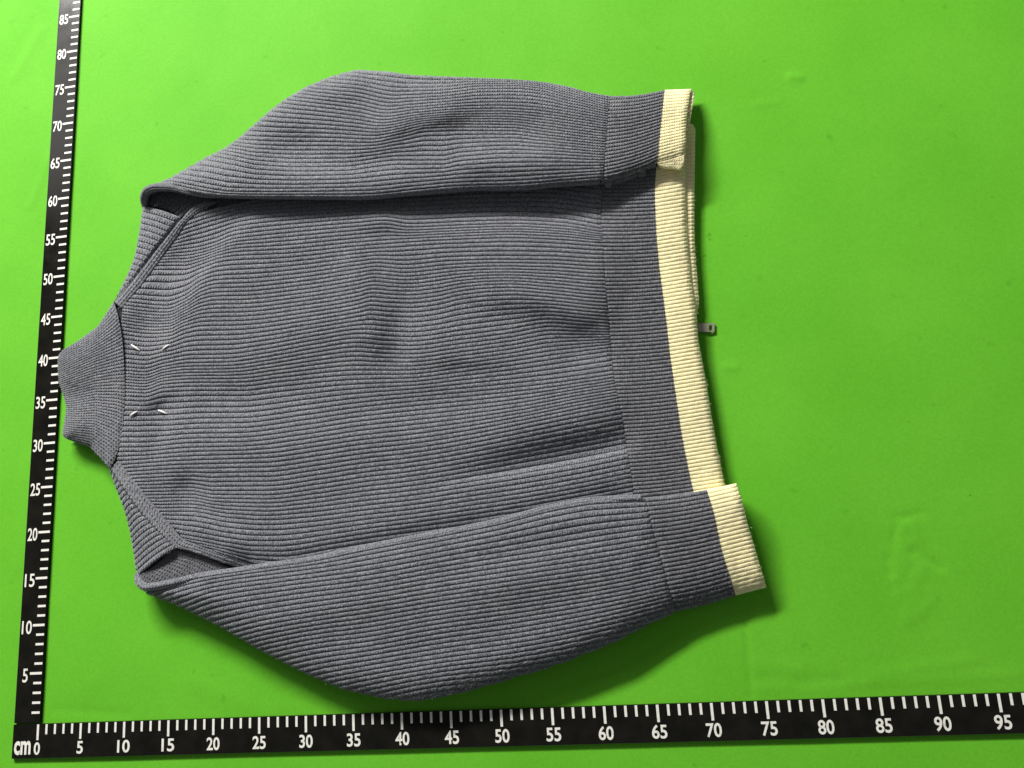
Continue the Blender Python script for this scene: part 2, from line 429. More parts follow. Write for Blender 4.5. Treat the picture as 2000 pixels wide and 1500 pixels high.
rh = empty("ruler", (50, -1.6, ZC))
tag(rh, "black ruler with white centimetre scale running along the bottom edge, 0 to 95", "ruler")
RW = 3.35
add("blade", box_mesh("blade", -2.95, 112, -RW, 0.02, ZC+0.03, 0.0, BLACK, 0.03), rh)
add("blade_edge", box_mesh("blade_edge", -2.97, 112.02, -RW-0.035, -RW+0.04, ZC+0.05, -0.06, EDGE), rh)
tm_l = tick_mesh(0.25, 1.55); tm_s = tick_mesh(0.24, 1.0)
for k in range(0, 99):
    L = k % 5 == 0
    o = add("tick_mark", tm_l if L else tm_s, rh); o.location = (k*S, (-1.55/2 if L else -0.5)*S - 0.03*S, 0.0)
    if L:
        text_part(rh, str(k), k, -2.42 if k else -2.42, 0.72 if k < 10 else 1.42, 1.25)
text_part(rh, "cm", -1.72, -2.33, 1.95, 1.45 * 0.95, 0.03)
rv = empty("ruler", (-1.3, 45, ZC))
tag(rv, "black ruler with white centimetre scale standing along the left edge, 5 to 85", "ruler")
VX = 0.16
add("blade", box_mesh("blade", -2.9, VX+0.02, 0.16, 112, ZC+0.03, 0.0, BLACK, 0.03), rv)
add("blade_edge", box_mesh("blade_edge", -2.935, -2.86, 0.18, 112, ZC+0.05, -0.06, EDGE), rv)
tv_l = tick_mesh(1.42, 0.25); tv_s = tick_mesh(0.95, 0.24)
for k in range(1, 96):
    L = k % 5 == 0
    o = add("tick_mark", tv_l if L else tv_s, rv); o.location = ((VX - 0.08 - (0.71 if L else 0.475))*S, (k+0.17)*S, 0.0)
    if L:
        text_part(rv, str(k), -2.05 if k > 5 else -1.9, k - 0.02, 0.62 if k < 10 else 1.2, 1.42, 0.012)

# ------------------------------------------------------------------ the jacket
jk = empty("knit_jacket", (40, 40, ZC))
tag(jk, "grey ribbed knit jacket with cream-tipped cuffs and hem lying back up on green cloth", "jacket")

NECK = [(222, 588), (231, 618), (239, 665), (243, 720), (244, 765), (241, 820), (234, 865), (225, 895), (214, 917)]
SIL_T = [(223, 590), (236, 563), (252, 530), (263, 500), (272, 452), (277, 418), (279, 401)]
SIL_B = [(214, 917), (226, 952), (240, 987), (252, 1030), (258, 1062), (263, 1092), (267, 1126)]
TRIM_T_OUT = [(224, 590), (258, 550), (308, 485), (340, 445), (355, 427), (372, 408), (400, 392)]
TRIM_T_IN = [(238, 602), (275, 560), (322, 497), (352, 455), (366, 433), (392, 413), (430, 394)]
TRIM_B_OUT = [(216, 916), (245, 960), (274, 1000), (308, 1037), (328, 1056), (343, 1071)]
TRIM_B_IN = [(231, 899), (262, 938), (298, 982), (332, 1022), (359, 1052)]
ARM_B_OUT = [(343, 1071), (365, 1075), (392, 1084), (430, 1098), (470, 1111)]
ARM_B_IN = [(359, 1052), (385, 1062), (430, 1079), (475, 1094), (515, 1108)]
HEM_SEAM = [(1176, 300), (1175, 361), (1173, 438), (1176, 452), (1178, 515), (1184, 589), (1190, 653), (1196, 717), (1199, 745), (1213, 807), (1222, 870), (1227, 898), (1237, 967), (1243, 1010)]
HEM_MID = [(1284, 300), (1281, 340), (1279, 372), (1281, 442), (1287, 515), (1295, 579), (1303, 643), (1309, 696), (1318, 760), (1326, 815), (1337, 880), (1345, 919), (1354, 959), (1362, 995)]
HEM_END = [(1338, 290), (1339, 328), (1342, 438), (1343, 452), (1351, 547), (1360, 611), (1363, 653), (1372, 707), (1382, 762), (1391, 820), (1402, 880), (1415, 944), (1424, 985)]
BODY = [(222, 588), (236, 563), (252, 530), (263, 500), (272, 452), (277, 412), (282, 340), (420, 300), (800, 270), (1200, 250), (1362, 230), (1368, 440), (1390, 640), (1420, 800), (1450, 1000),
        (1440, 1080), (1100, 1150), (700, 1180), (400, 1200), (268, 1150), (263, 1092), (258, 1062), (240, 987), (214, 917), (150, 880), (100, 760), (130, 640)]

U_LOW = [(285, 376), (307, 368), (332, 369), (371, 378), (413, 385), (477, 389), (600, 390), (700, 391), (725, 390), (807, 382), (917, 373), (1025, 370), (1100, 363), (1177, 357)]
L_TOP = [(268, 1126), (271, 1134), (286, 1146), (311, 1142), (349, 1134), (392, 1123), (456, 1114), (520, 1104), (600, 1093), (700, 1071), (835, 1045), (970, 1018), (1078, 990), (1159, 976), (1200, 973), (1257, 971)]
def z_body(px, py):
    z = 0.75 + 1.15*pill(px, py, BODY, 75)
    base = z; z = 0
    # step up from the shoulder hollow into the back
    step = [(520, 395), (478, 455), (430, 510), (385, 570), (345, 640), (318, 700), (300, 742)]
    sd = ridge(px, py, step, 20, 0.30, up=85, ends=90)
    hollow = bump(px, py, 356, 498, 115, 55, -55, -0.75) + bump(px, py, 290, 640, 75, 45, -65, -0.50)
    z = z + sd + hollow
    # hollows beside the stitched label
    z = z + bump(px, py, 320, 796, 34, 22, -35, -0.36) + bump(px, py, 298, 728, 36, 30, 80, -0.35) + bump(px, py, 310, 850, 22, 42, 10, -0.25)
    z = z + bump(px, py, 366, 955, 30, 26, 0, -0.30) + ridge(px, py, [(345, 1000), (410, 1030), (500, 1085)], 28, 0.30)
    # puckers and folds of the back
    z = z + bump(px, py, 742, 430, 44, 20, 0, 0.17) + bump(px, py, 742, 460, 46, 16, 2, -0.10)
    z = z + ridge(px, py, [(680, 470), (700, 560), (720, 640), (745, 720)], 40, 0.34, up=36, ends=80) + bump(px, py, 785, 640, 34, 90, 12, -0.30)
    z = z + ridge(px, py, [(820, 590), (900, 572), (1000, 562), (1080, 582), (1140, 606), (1215, 634)], 44, 0.58, up=74, ends=(220, 90))
    z = z + ridge(px, py, [(860, 622), (980, 634), (1080, 652), (1190, 690)], 46, -0.28, ends=(170, 80))
    z = z + bump(px, py, 1150, 690, 70, 40, 10, -0.25)
    z = z + ridge(px, py, [(800, 700), (870, 697), (960, 702), (1040, 716)], 26, 0.13, up=60, ends=80) + bump(px, py, 905, 724, 80, 20, 3, -0.13)
    z = z + ridge(px, py, [(770, 958), (880, 936), (960, 922), (1060, 904), (1150, 886), (1216, 871), (1260, 862)], 13, -0.50, up=50, ends=(280, 55))
    z = z + ridge(px, py, [(800, 915), (950, 880), (1100, 845), (1240, 815)], 40, 0.22, up=70, ends=(200, 60))
    z = z + bump(px, py, 960, 480, 200, 40, 2, 0.22) + bump(px, py, 1060, 412, 160, 30, 2, -0.42)
    z = z + bump(px, py, 600, 640, 150, 70, -25, 0.42) + bump(px, py, 560, 860, 220, 60, -8, 0.28) + bump(px, py, 470, 780, 120, 40, -10, -0.22) + bump(px, py, 840, 790, 200, 45, -6, -0.30) + bump(px, py, 900, 650, 120, 40, -5, 0.18) + bump(px, py, 1090, 800, 120, 50, -10, 0.25)
    z = z + 0.05*np.sin(px*0.021 + 1.2*np.sin(py*0.013)) * np.sin(py*0.017 + 0.6)
    z = z + ridge(px, py, U_LOW[3:], 24, -0.30, ends=60) + ridge(px, py, L_TOP[5:], 14, -0.25, up=22, ends=60)
    return base + 1.62*z - 0.5*np.clip((px - 1150)/220, 0, 1)

# the front of the jacket, lying underneath
FRONT = [(226, 600), (240, 566), (256, 532), (267, 500), (277, 452), (284, 410), (300, 372), (500, 330), (900, 300), (1330, 262), (1335, 420), (1340, 600), (1360, 720), (1390, 880), (1400, 930),
         (1100, 1090), (700, 1120), (400, 1150), (280, 1130), (268, 1092), (262, 1062), (245, 987), (222, 920), (228, 890), (236, 800), (236, 680)]
W = at([p[0] for p in FRONT], [p[1] for p in FRONT], 0.4)
bm = bmesh.new()
lo = [bm.verts.new((p[0]*S, p[1]*S, (ZC+0.08)*S)) for p in W]; hi = [bm.verts.new((p[0]*S, p[1]*S, 0.42*S)) for p in W]
bm.faces.new(hi); bm.faces.new(lo[::-1])
for i in range(len(W)): bm.faces.new((lo[i-1], lo[i], hi[i], hi[i-1]))
bmesh.ops.recalc_face_normals(bm, faces=bm.faces[:]); bmesh.ops.triangulate(bm, faces=bm.faces[:])
me = bpy.data.meshes.new("front_panel"); bm.to_mesh(me); bm.free(); me.materials.append(SLATE)
add("front_panel", me, jk)

GB = [(-8, [(330, 395), (430, 365), (530, 350), (700, 336), (850, 325), (1000, 315), (1100, 312), (1180, 318)]),
      (0, [(330, 462), (370, 446), (432, 427), (495, 412), (595, 404), (720, 396), (800, 393), (950, 385), (1050, 384), (1170, 398), (1240, 410)]),
      (5.4, [(300, 496), (332, 492), (382, 486), (420, 476), (457, 462), (495, 457), (595, 447), (700, 438), (750, 434), (800, 440), (900, 436), (1000, 433), (1100, 438), (1172, 449), (1240, 458)]),
      (11, [(280, 528), (312, 527), (357, 527), (395, 516), (427, 505), (457, 500), (545, 496), (720, 479), (875, 469), (1000, 465), (1100, 469), (1175, 475), (1240, 478)]),
      (15.6, [(230, 576), (260, 580), (325, 585), (360, 574), (395, 552), (420, 544), (495, 540), (595, 530), (700, 515), (737, 511), (787, 514), (875, 507), (975, 504), (1075, 505), (1175, 510), (1240, 510)]),
      (26.4, [(220, 645), (240, 649), (295, 655), (332, 652), (360, 640), (395, 632), (470, 630), (595, 615), (700, 598), (725, 592), (762, 595), (800, 596), (850, 591), (900, 580), (950, 574), (1000, 572), (1075, 577), (1175, 587), (1240, 590)]),
      (34, [(220, 715), (245, 717), (282, 720), (320, 710), (370, 702), (445, 700), (520, 690), (620, 672), (700, 661), (750, 665), (800, 667), (900, 655), (1000, 642), (1075, 631), (1125, 634), (1185, 638), (1240, 640)]),
      (42.5, [(220, 769), (245, 770), (282, 772), (320, 762), (395, 759), (470, 759), (545, 751), (700, 737), (800, 735), (900, 723), (1000, 710), (1100, 695), (1190, 683), (1240, 676)]),
      (48, [(220, 822), (245, 822), (320, 821), (395, 817), (470, 816), (595, 801), (700, 787), (808, 776), (916, 766), (1051, 752), (1195, 732), (1240, 725)]),
      (52.6, [(220, 870), (270, 870), (370, 862), (470, 860), (595, 845), (700, 829), (808, 817), (916, 805), (1024, 790), (1132, 770), (1200, 759), (1240, 751)]),
      (57.6, [(215, 914), (245, 912), (345, 905), (445, 902), (520, 900), (620, 887), (700, 875), (808, 863), (916, 846), (1024, 825), (1132, 803), (1213, 788), (1250, 781)]),
      (64.4, [(250, 957), (282, 957), (370, 955), (420, 962), (520, 962), (620, 950), (720, 935), (781, 928), (857, 917), (943, 902), (1024, 887), (1105, 872), (1218, 851), (1250, 845)]),
      (71.1, [(290, 998), (320, 1000), (370, 1000), (445, 1012), (520, 1017), (595, 1012), (720, 997), (808, 987), (916, 971), (1024, 955), (1132, 936), (1226, 917), (1260, 911)]),
      (76.9, [(340, 1046), (357, 1050), (395, 1057), (445, 1067), (495, 1075), (545, 1076), (645, 1062), (720, 1050), (808, 1038), (916, 1023), (1024, 1006), (1132, 986), (1235, 968), (1260, 964)]),
      (83, [(340, 1075), (400, 1085), (450, 1103), (500, 1124), (560, 1134), (645, 1120), (808, 1096), (1024, 1062), (1235, 1020), (1260, 1015)])]
bx = xof([(600, 300), (560, 372), (480, 392), (420, 405), (385, 418), (366, 433), (352, 455), (322, 497), (275, 560), (240, 600), (236, 640), (241, 680), (244, 720), (245, 765), (242, 820), (235, 865), (229, 897),
          (262, 938), (298, 982), (332, 1022), (359, 1052), (385, 1062), (430, 1079), (475, 1094), (515, 1108), (600, 1150)])
PX, PY, K = flow_grid(GB, rib_rows(-6, 82.0), 230, bx, xof(HEM_SEAM))
SEAMS = [NECK, TRIM_T_IN, TRIM_B_IN, HEM_SEAM]
panel("back_panel", PX, PY, K, z_body, GREY, jk, 0.28, seam=SEAMS, seamd=0.12)

def ruled(C, n_u, v):
    """C: list of curves (point lists) all running in v; ribs run from curve to curve"""
    R = [resample(c, v) for c in C]; us = np.linspace(0, len(C)-1, n_u)
    PX = np.empty((len(v), n_u)); PY = np.empty_like(PX)
    for j, u in enumerate(us):
        i = min(int(u), len(C)-2); f = u - i
        q = R[i]*(1-f) + R[i+1]*f; PX[:, j] = q[:, 0]; PY[:, j] = q[:, 1]
    return PX, PY

# hem
K = rib_rows(0, 94); v = K/94
PX, PY = ruled([HEM_SEAM, HEM_MID], 40, v)
def bow(PX, PY, a):
    u = np.linspace(0, 1, PX.shape[1])[None, :]
    return PY + a*np.sin(math.pi*u)
def z_hem(px, py):
    return z_body(px, py)*0.85 - 0.1
panel("hem_band", PX, bow(PX, PY, 1.5), K, lambda x, y: z_body(x, y) - 0.06, SLATE, jk, 0.31, seam=[HEM_SEAM], seamd=0.17, seamw=3.5)
PX, PY = ruled([HEM_MID, HEM_END], 26, v)
def z_stripe(px, py):
    d = seg_dist(px, py, HEM_END, False)
    return z_body(px, py) - 0.06 - 0.30*np.exp(-(d/5.0)**1.5)
panel("hem_stripe", PX, PY, K, z_stripe, CREAM, jk, 0.13, skirts="r", zlow=0.75)
# front hem peeping out below the back hem
F_IN = [(1318, 243), (1322, 330), (1325, 440), (1330, 500), (1338, 560), (1344, 612)]
F_OUT = [(1352, 242), (1358, 252), (1357, 328), (1356, 440), (1358, 493), (1363, 557), (1365, 594), (1361, 612)]
K = rib_rows(0, 50)
PX, PY = ruled([F_IN, F_OUT], 20, K/50)
panel("front_hem_stripe", PX, PY, K, lambda x, y: 0.75 - 0.25*np.exp(-(seg_dist(x, y, F_OUT, False)/4)**2), CREAM, jk, 0.13, skirts="rtb", zlow=-0.2)

# shoulders: ribbed wedge and raised trim on either side of the neck
def z_sh(px, py): return z_body(px, py)
K = rib_rows(0, 17)
PX, PY = ruled([SIL_T, [(223, 592), (258, 550), (308, 485), (338, 447), (352, 424)][:]], 30, K/17)
panel("shoulder_panel", PX, bow(PX, PY, -2), K, z_sh, GREY, jk, 0.2, skirts="l", zlow=-0.2, seam=[TRIM_T_OUT], seamd=0.22)
K = rib_rows(0, 20)
PX, PY = ruled([SIL_B, TRIM_B_OUT], 30, K/20)
panel("shoulder_panel", PX, bow(PX, PY, -4), K, z_sh, GREY, jk, 0.2, skirts="l", zlow=-0.2, seam=[TRIM_B_OUT], seamd=0.22)
def strip(name, A, B, nrib, nu, lift):
    K = rib_rows(0, nrib); v = K/nrib; u = np.linspace(0, 1, nu)
    a = resample(A, u); b = resample(B, u)
    PX = a[None, :, 0]*(1-v[:, None]) + b[None, :, 0]*v[:, None]; PY = a[None, :, 1]*(1-v[:, None]) + b[None, :, 1]*v[:, None]
    prof = np.sin(np.pi*np.clip(v, 0, 1))[:, None]
    return panel(name, PX, PY, K, lambda x, y: z_body(x, y) - 0.10 + (lift+0.10)*prof**0.6, GREY, jk, 0.12)
strip("raglan_trim", TRIM_T_OUT, TRIM_T_IN, 3, 110, 0.03)
strip("raglan_trim", TRIM_B_OUT + ARM_B_OUT[1:], TRIM_B_IN + ARM_B_IN[1:], 3, 150, 0.03)

# collar
C0 = NECK
C1 = [(213, 602), (222, 640), (226, 680), (228, 730), (228, 770), (224, 815), (214, 855), (206, 882), (200, 900)]
C2 = [(192, 636), (186, 668), (182, 705), (184, 740), (186, 772), (186, 805), (182, 840), (176, 862), (176, 874)]
C3 = [(150, 667), (140, 690), (137, 715), (138, 740), (144, 770), (150, 800), (146, 830), (144, 850), (150, 865)]
C4 = [(122, 684), (114, 696), (113, 715), (115, 745), (124, 773), (129, 796), (125, 826), (122, 847), (129, 857)]
COLLAR = [tuple(p) for p in resample([(222, 588), (213, 602), (192, 636), (150, 667), (122, 684), (113, 697)], np.linspace(0, 1, 12))] + \
         [(113, 715), (115, 745), (124, 773), (129, 796), (125, 826), (122, 848), (129, 857), (150, 865), (176, 874), (200, 900), (214, 917), (300, 930), (320, 750), (300, 570)]
def z_collar(px, py):
    z = 0.9 + 1.0*pill(px, py, COLLAR, 38)
    return z + bump(px, py, 150, 770, 40, 22, 15, -0.35) + bump(px, py, 165, 700, 45, 35, -30, 0.25) + bump(px, py, 150, 828, 40, 22, 10, 0.25)
K = rib_rows(0, 46); v = K/46
PX, PY = ruled([C4, C3, C2, C1, C0], 46, v)
panel("collar", PX, PY, K, z_collar, GREY, jk, 0.17, skirts="ltb", zlow=0.15, seam=[NECK], seamd=0.10, fade=lambda x, y: 0.6 + 0.4*np.clip((x-115)/110, 0, 1))

# ------------------------------------------------------------------ sleeves
def flat_cap(name, pts, z0, z1, mat, parent):
    W = at([p[0] for p in pts], [p[1] for p in pts], z1)
    bm = bmesh.new()
    lo = [bm.verts.new((p[0]*S, p[1]*S, z0*S)) for p in W]; hi = [bm.verts.new((p[0]*S, p[1]*S, z1*S)) for p in W]
    bm.faces.new(hi); bm.faces.new(lo[::-1])
    for i in range(len(W)): bm.faces.new((lo[i-1], lo[i], hi[i], hi[i-1]))
    bmesh.ops.recalc_face_normals(bm, faces=bm.faces[:]); bmesh.ops.triangulate(bm, faces=bm.faces[:])
    me = bpy.data.meshes.new(name); bm.to_mesh(me); bm.free(); me.materials.append(mat)
    return add(name, me, parent)

def lip(name, pts, rad, mat, parent, nrib=3):
    """rolled knit edge: tube through (px,py,z), ribs along it"""
    p = np.array(pts, float); s = np.r_[0, np.cumsum(np.hypot(*np.diff(p[:, :2], axis=0).T))]; s /= s[-1]
    u = np.linspace(0, 1, 260)
    W = at(pchip(s, p[:, 0], u), pchip(s, p[:, 1], u), pchip(s, p[:, 2], u)); r = pchip(s, np.array(rad, float), u)
    T = np.gradient(W, axis=0); T /= np.linalg.norm(T, axis=1, keepdims=True)
    B = np.cross(T, [0, 0, 1]); B /= np.linalg.norm(B, axis=1, keepdims=True); Nn = np.cross(B, T)
    n = 48; a = np.linspace(0, 2*math.pi, n)
    kk = a/(2*math.pi)*nrib*2
    rr = r[None, :]*(0.78 + 0.25*rib_profile(kk)[:, None])
    V = W[None] + rr[..., None]*(np.cos(a)[:, None, None]*B[None] + np.sin(a)[:, None, None]*Nn[None])
    uv = np.stack(np.broadcast_arrays(u[None, :]*50, kk[:, None]), -1).reshape(-1, 2)
    return new_mesh(name, V, grid_faces(n, len(u)), mat, parent, uv)

# upper sleeve (top of the picture)
U_TOP = [(281, 388), (285, 373), (300, 361), (330, 349), (365, 329), (400, 309), (440, 289), (470, 267), (500, 240), (530, 214), (560, 192), (600, 169), (640, 152), (680, 140), (710, 136)]
U_TOP2 = [(710, 136), (760, 139), (800, 145), (900, 150), (1000, 155), (1050, 159), (1110, 169), (1150, 180), (1190, 187)]
U_SEAM = [(1192, 187), (1187, 220), (1183, 270), (1179, 320), (1176, 356)]
U_MID = [(1298, 175), (1294, 210), (1289, 260), (1285, 300), (1284, 320)]
U_END = [(1351, 173), (1346, 200), (1341, 245), (1339, 285), (1338, 303)]
U_ALL = U_TOP + U_TOP2[1:] + [(1230, 185), (1270, 179), (1298, 174), (1380, 168), (1372, 300), (1284, 324), (1225, 342)] + U_LOW[::-1]
def z_up(px, py):
    on = np.clip((px - 300) / 300, 0, 1)
    di = seg_dist(px, py, U_LOW + [(1225, 342), (1284, 322), (1340, 304)], False); do = seg_dist(px, py, U_TOP + U_TOP2[1:] + [(1298, 174), (1352, 172)], False)
    w = do / (di + do + 1e-6)
    base = 1.7 + 1.15*w*np.clip((px - 290)/110, 0, 1) + 1.15*pill(px, py, U_ALL, 55); z = 0
    z = z + bump(px, py, 585, 292, 95, 42, 12, -0.85) + bump(px, py, 480, 300, 40, 60, 30, 0.25)
    z = z + ridge(px, py, [(700, 268), (780, 244), (850, 226), (950, 206)], 26, 0.50, up=40, ends=90)
    z = z + bump(px, py, 730, 316, 70, 22, -5, -0.32)
    z = z + ridge(px, py, [(830, 262), (920, 252), (1010, 253), (1100, 258)], 32, -0.24, ends=90)
    z = z + ridge(px, py, [(850, 330), (950, 318), (1060, 312), (1150, 322)], 26, 0.30, ends=90)
    z = z + bump(px, py, 840, 160, 60, 12, 3, -0.18) + bump(px, py, 660, 175, 60, 25, -15, 0.20)
    z = z + bump(px, py, 1180, 250, 40, 90, 0, -0.18) - 0.4*np.clip((px - 1220)/100, 0, 1)
    return base + 1.35*z - 0.5*np.clip((px - 1150)/220, 0, 1)
UPK = [(0, U_TOP2[:-1] + [(1192, 187), (1260, 200)] if False else [(300, 60), (450, 95), (600, 120), (710, 136), (760, 139), (800, 145), (900, 150), (1000, 155), (1050, 159), (1110, 169), (1150, 180), (1192, 187), (1260, 198)]),
       (3.5, [(300, 100), (450, 130), (560, 146), (642, 157), (697, 162), (780, 175), (862, 173), (945, 166), (1000, 166), (1050, 170), (1110, 184), (1190, 203), (1260, 215)]),
       (11, [(300, 170), (450, 189), (546, 201), (615, 209), (697, 219), (752, 228), (807, 221), (890, 214), (975, 212), (1025, 214), (1150, 231), (1185, 237), (1260, 248)]),
       (18, [(300, 248), (400, 258), (477, 264), (560, 268), (642, 269), (725, 272), (780, 263), (835, 251), (900, 249), (1000, 250), (1050, 256), (1180, 272), (1260, 280)]),
       (25, [(300, 300), (400, 303), (450, 311), (505, 322), (587, 326), (670, 325), (780, 313), (862, 313), (900, 306), (1000, 300), (1050, 301), (1180, 308), (1260, 312)]),
       (31, [(270, 362), (310, 356), (332, 354), (371, 361), (413, 369), (450, 374), (532, 375), (642, 374), (725, 372), (807, 364), (900, 356), (1000, 353), (1100, 346), (1177, 340), (1260, 330)]),
       (33, [(270, 390), (285, 374), (307, 366), (332, 366), (371, 374), (413, 381), (477, 384), (600, 385), (700, 386), (725, 385), (807, 377), (917, 368), (1025, 365), (1100, 358), (1177, 352), (1260, 340)])]
PX, PY, K = flow_grid(UPK, rib_rows(0, 33), 230, xof(U_TOP), xof([(1200, 130)] + U_SEAM + [(1176, 420)]))
us = panel("sleeve", PX, PY, K, z_up, GREY, jk, 0.28, skirts="tlb", zlow={'t': -0.2, 'l': -0.2, 'b': 0.6}, seam=[U_SEAM], seamd=0.14, roll='b')
K = rib_rows(0, 23)
PX, PY = ruled([U_SEAM, U_MID], 40, K/23)
z_uc = lambda x, y: z_up(x, y) - 0.10
PY2 = PY + 4*np.sin(np.pi*np.linspace(0, 1, PX.shape[1]))[None, :]
uc = panel("cuff", PX, PY2, K, z_uc, SLATE, us, 0.31, skirts="tb", zlow={'t': 0.3, 'b': 0.8}, seam=[U_SEAM], seamd=0.14, roll='b')
PX, PY = ruled([U_MID, U_END], 24, K/23)
z_ue = lambda x, y: z_up(x, y) - 0.10 - 0.25*np.exp(-(seg_dist(x, y, U_END, False)/5)**1.5)
panel("cuff_stripe", PX, PY, K, z_ue, CREAM, uc, 0.12, skirts="rtb", zlow={'r': 2.2, 't': 0.5, 'b': 2.0})
# the under layer of the turned cuff and its corner
UL_IN = [(1330, 178), (1328, 205), (1322, 240), (1318, 270)]
UL_OUT = [(1354, 177), (1356, 184), (1354, 200), (1350, 225), (1346, 250), (1341, 275)]
K = rib_rows(0, 12)
PX, PY = ruled([UL_IN, UL_OUT], 14, K/12)
panel("cuff_lining", PX, PY, K, lambda x, y: z_up(np.minimum(x, 1338), y) - 0.75, CREAM, uc, 0.07, skirts="rtb", zlow=0.8)
K = rib_rows(0, 3)
PX, PY = ruled([[(1284, 318), (1288, 322), (1294, 324)], [(1310, 311), (1311, 323), (1312, 328)], [(1338, 302), (1336, 320), (1328, 331)]], 20, K/3)
panel("cuff_lining", PX, PY, K, lambda x, y: z_up(x, np.minimum(y, 298)) - 0.12 - 0.012*(y-302), CREAM, uc, 0.03, skirts="rbl", zlow=0.9)

# lower sleeve (bottom of the picture)
L_LOW = [(268, 1138), (286, 1159), (350, 1184), (430, 1224), (510, 1271), (590, 1312), (670, 1346), (750, 1364), (822, 1369)]
L_LOW2 = [(822, 1369), (870, 1360), (955, 1338), (1095, 1296), (1200, 1254), (1270, 1217), (1319, 1195)]
L_SEAM = [(1259, 972), (1275, 1039), (1291, 1098), (1308, 1160), (1319, 1195)]
L_MID = [(1380, 956), (1393, 998), (1409, 1073), (1425, 1125), (1437, 1164)]
L_END = [(1438, 943), (1448, 975), (1461, 1025), (1481, 1093), (1497, 1148)]
L_ALL = L_TOP + [(1313, 964), (1379, 955), (1470, 930), (1525, 1150), (1438, 1165), (1375, 1177)] + L_LOW2[::-1] + L_LOW[::-1]
def z_lo(px, py):
    di = seg_dist(px, py, L_TOP + [(1313, 964), (1379, 955), (1440, 943)], False); do = seg_dist(px, py, L_LOW + L_LOW2[1:] + [(1438, 1165), (1497, 1152)], False)
    w = do / (di + do + 1e-6)
    z = 1.35 + 1.25*w*np.clip((px - 290)/110, 0, 1) + 1.2*pill(px, py, L_ALL, 70)
    z = z + bump(px, py, 640, 1190, 170, 40, -12, 0.25) + bump(px, py, 900, 1250, 170, 35, -14, -0.15)
    z = z + bump(px, py, 1060, 1060, 160, 28, -12, -0.30) + bump(px, py, 1060, 1130, 160, 35, -10, 0.22) + bump(px, py, 840, 1180, 60, 90, 10, -0.12)
    z = z + ridge(px, py, L_TOP[4:], 9, 0.18, ends=80) + bump(px, py, 1240, 1080, 18, 100, 14, 0.10)
    z = z + bump(px, py, 420, 1180, 80, 22, 20, 0.15) + 0.04*np.sin(px*0.02)*np.sin(py*0.03)
    return z - 0.75*np.clip((px - 1180)/260, 0, 1)
LK = [(0, [(268, 1138), (286, 1146), (311, 1142), (349, 1134), (392, 1123), (456, 1114), (520, 1104), (600, 1093), (700, 1071), (835, 1045), (970, 1018), (1078, 990), (1159, 976), (1200, 973), (1260, 971), (1340, 962)]),
      (1.2, [(268, 1160), (290, 1158), (317, 1150), (383, 1132), (483, 1116), (617, 1097), (717, 1077), (850, 1052), (970, 1028), (1078, 1001), (1159, 987), (1262, 981), (1340, 972)]),
      (5.7, [(300, 1200), (357, 1183), (417, 1163), (550, 1143), (717, 1121), (850, 1097), (1025, 1068), (1180, 1042), (1272, 1029), (1340, 1018)]),
      (12.6, [(380, 1252), (450, 1233), (517, 1217), (617, 1200), (717, 1185), (850, 1163), (1025, 1137), (1200, 1110), (1287, 1092), (1350, 1078)]),
      (19.3, [(470, 1292), (533, 1277), (617, 1260), (717, 1247), (850, 1223), (1025, 1198), (1200, 1168), (1302, 1146), (1360, 1132)]),
      (25.5, [(560, 1336), (633, 1320), (717, 1305), (850, 1283), (1025, 1258), (1200, 1222), (1318, 1190), (1370, 1176)]),
      (31.5, [(640, 1380), (717, 1363), (850, 1337), (1000, 1318), (1200, 1280), (1330, 1250)]),
      (37, [(640, 1440), (717, 1420), (850, 1392), (1000, 1372), (1200, 1335), (1330, 1305)])]
PX, PY, K = flow_grid(LK, rib_rows(0, 35), 230, xof([(262, 1100)] + L_LOW), xof([(1259, 900)] + L_SEAM + [(1270, 1218), (1200, 1254), (1095, 1296), (955, 1338), (870, 1360), (822, 1369), (700, 1420)]))
ls = panel("sleeve", PX, PY, K, z_lo, GREY, jk, 0.28, skirts="tlrb", zlow={'t': 1.6, 'l': -0.25, 'r': -0.25, 'b': -0.25}, seam=[L_SEAM], seamd=0.14)
K = rib_rows(0, 26)
PX, PY = ruled([L_SEAM, L_MID], 40, K/26)
PY2 = PY + 2*np.sin(np.pi*np.linspace(0, 1, PX.shape[1]))[None, :]
lc = panel("cuff", PX, PY2, K, lambda x, y: z_lo(x, y) - 0.08, SLATE, ls, 0.31, skirts="tb", zlow={'t': 1.2, 'b': 0.1}, seam=[L_SEAM], seamd=0.14)
PX, PY = ruled([L_MID, L_END], 24, K/26)
panel("cuff_stripe", PX, PY, K, lambda x, y: z_lo(x, y) - 0.08 - 0.25*np.exp(-(seg_dist(x, y, L_END, False)/5)**1.5), CREAM, lc, 0.12, skirts="rtb", zlow={'r': 0.6, 't': 1.0, 'b': 0.2})

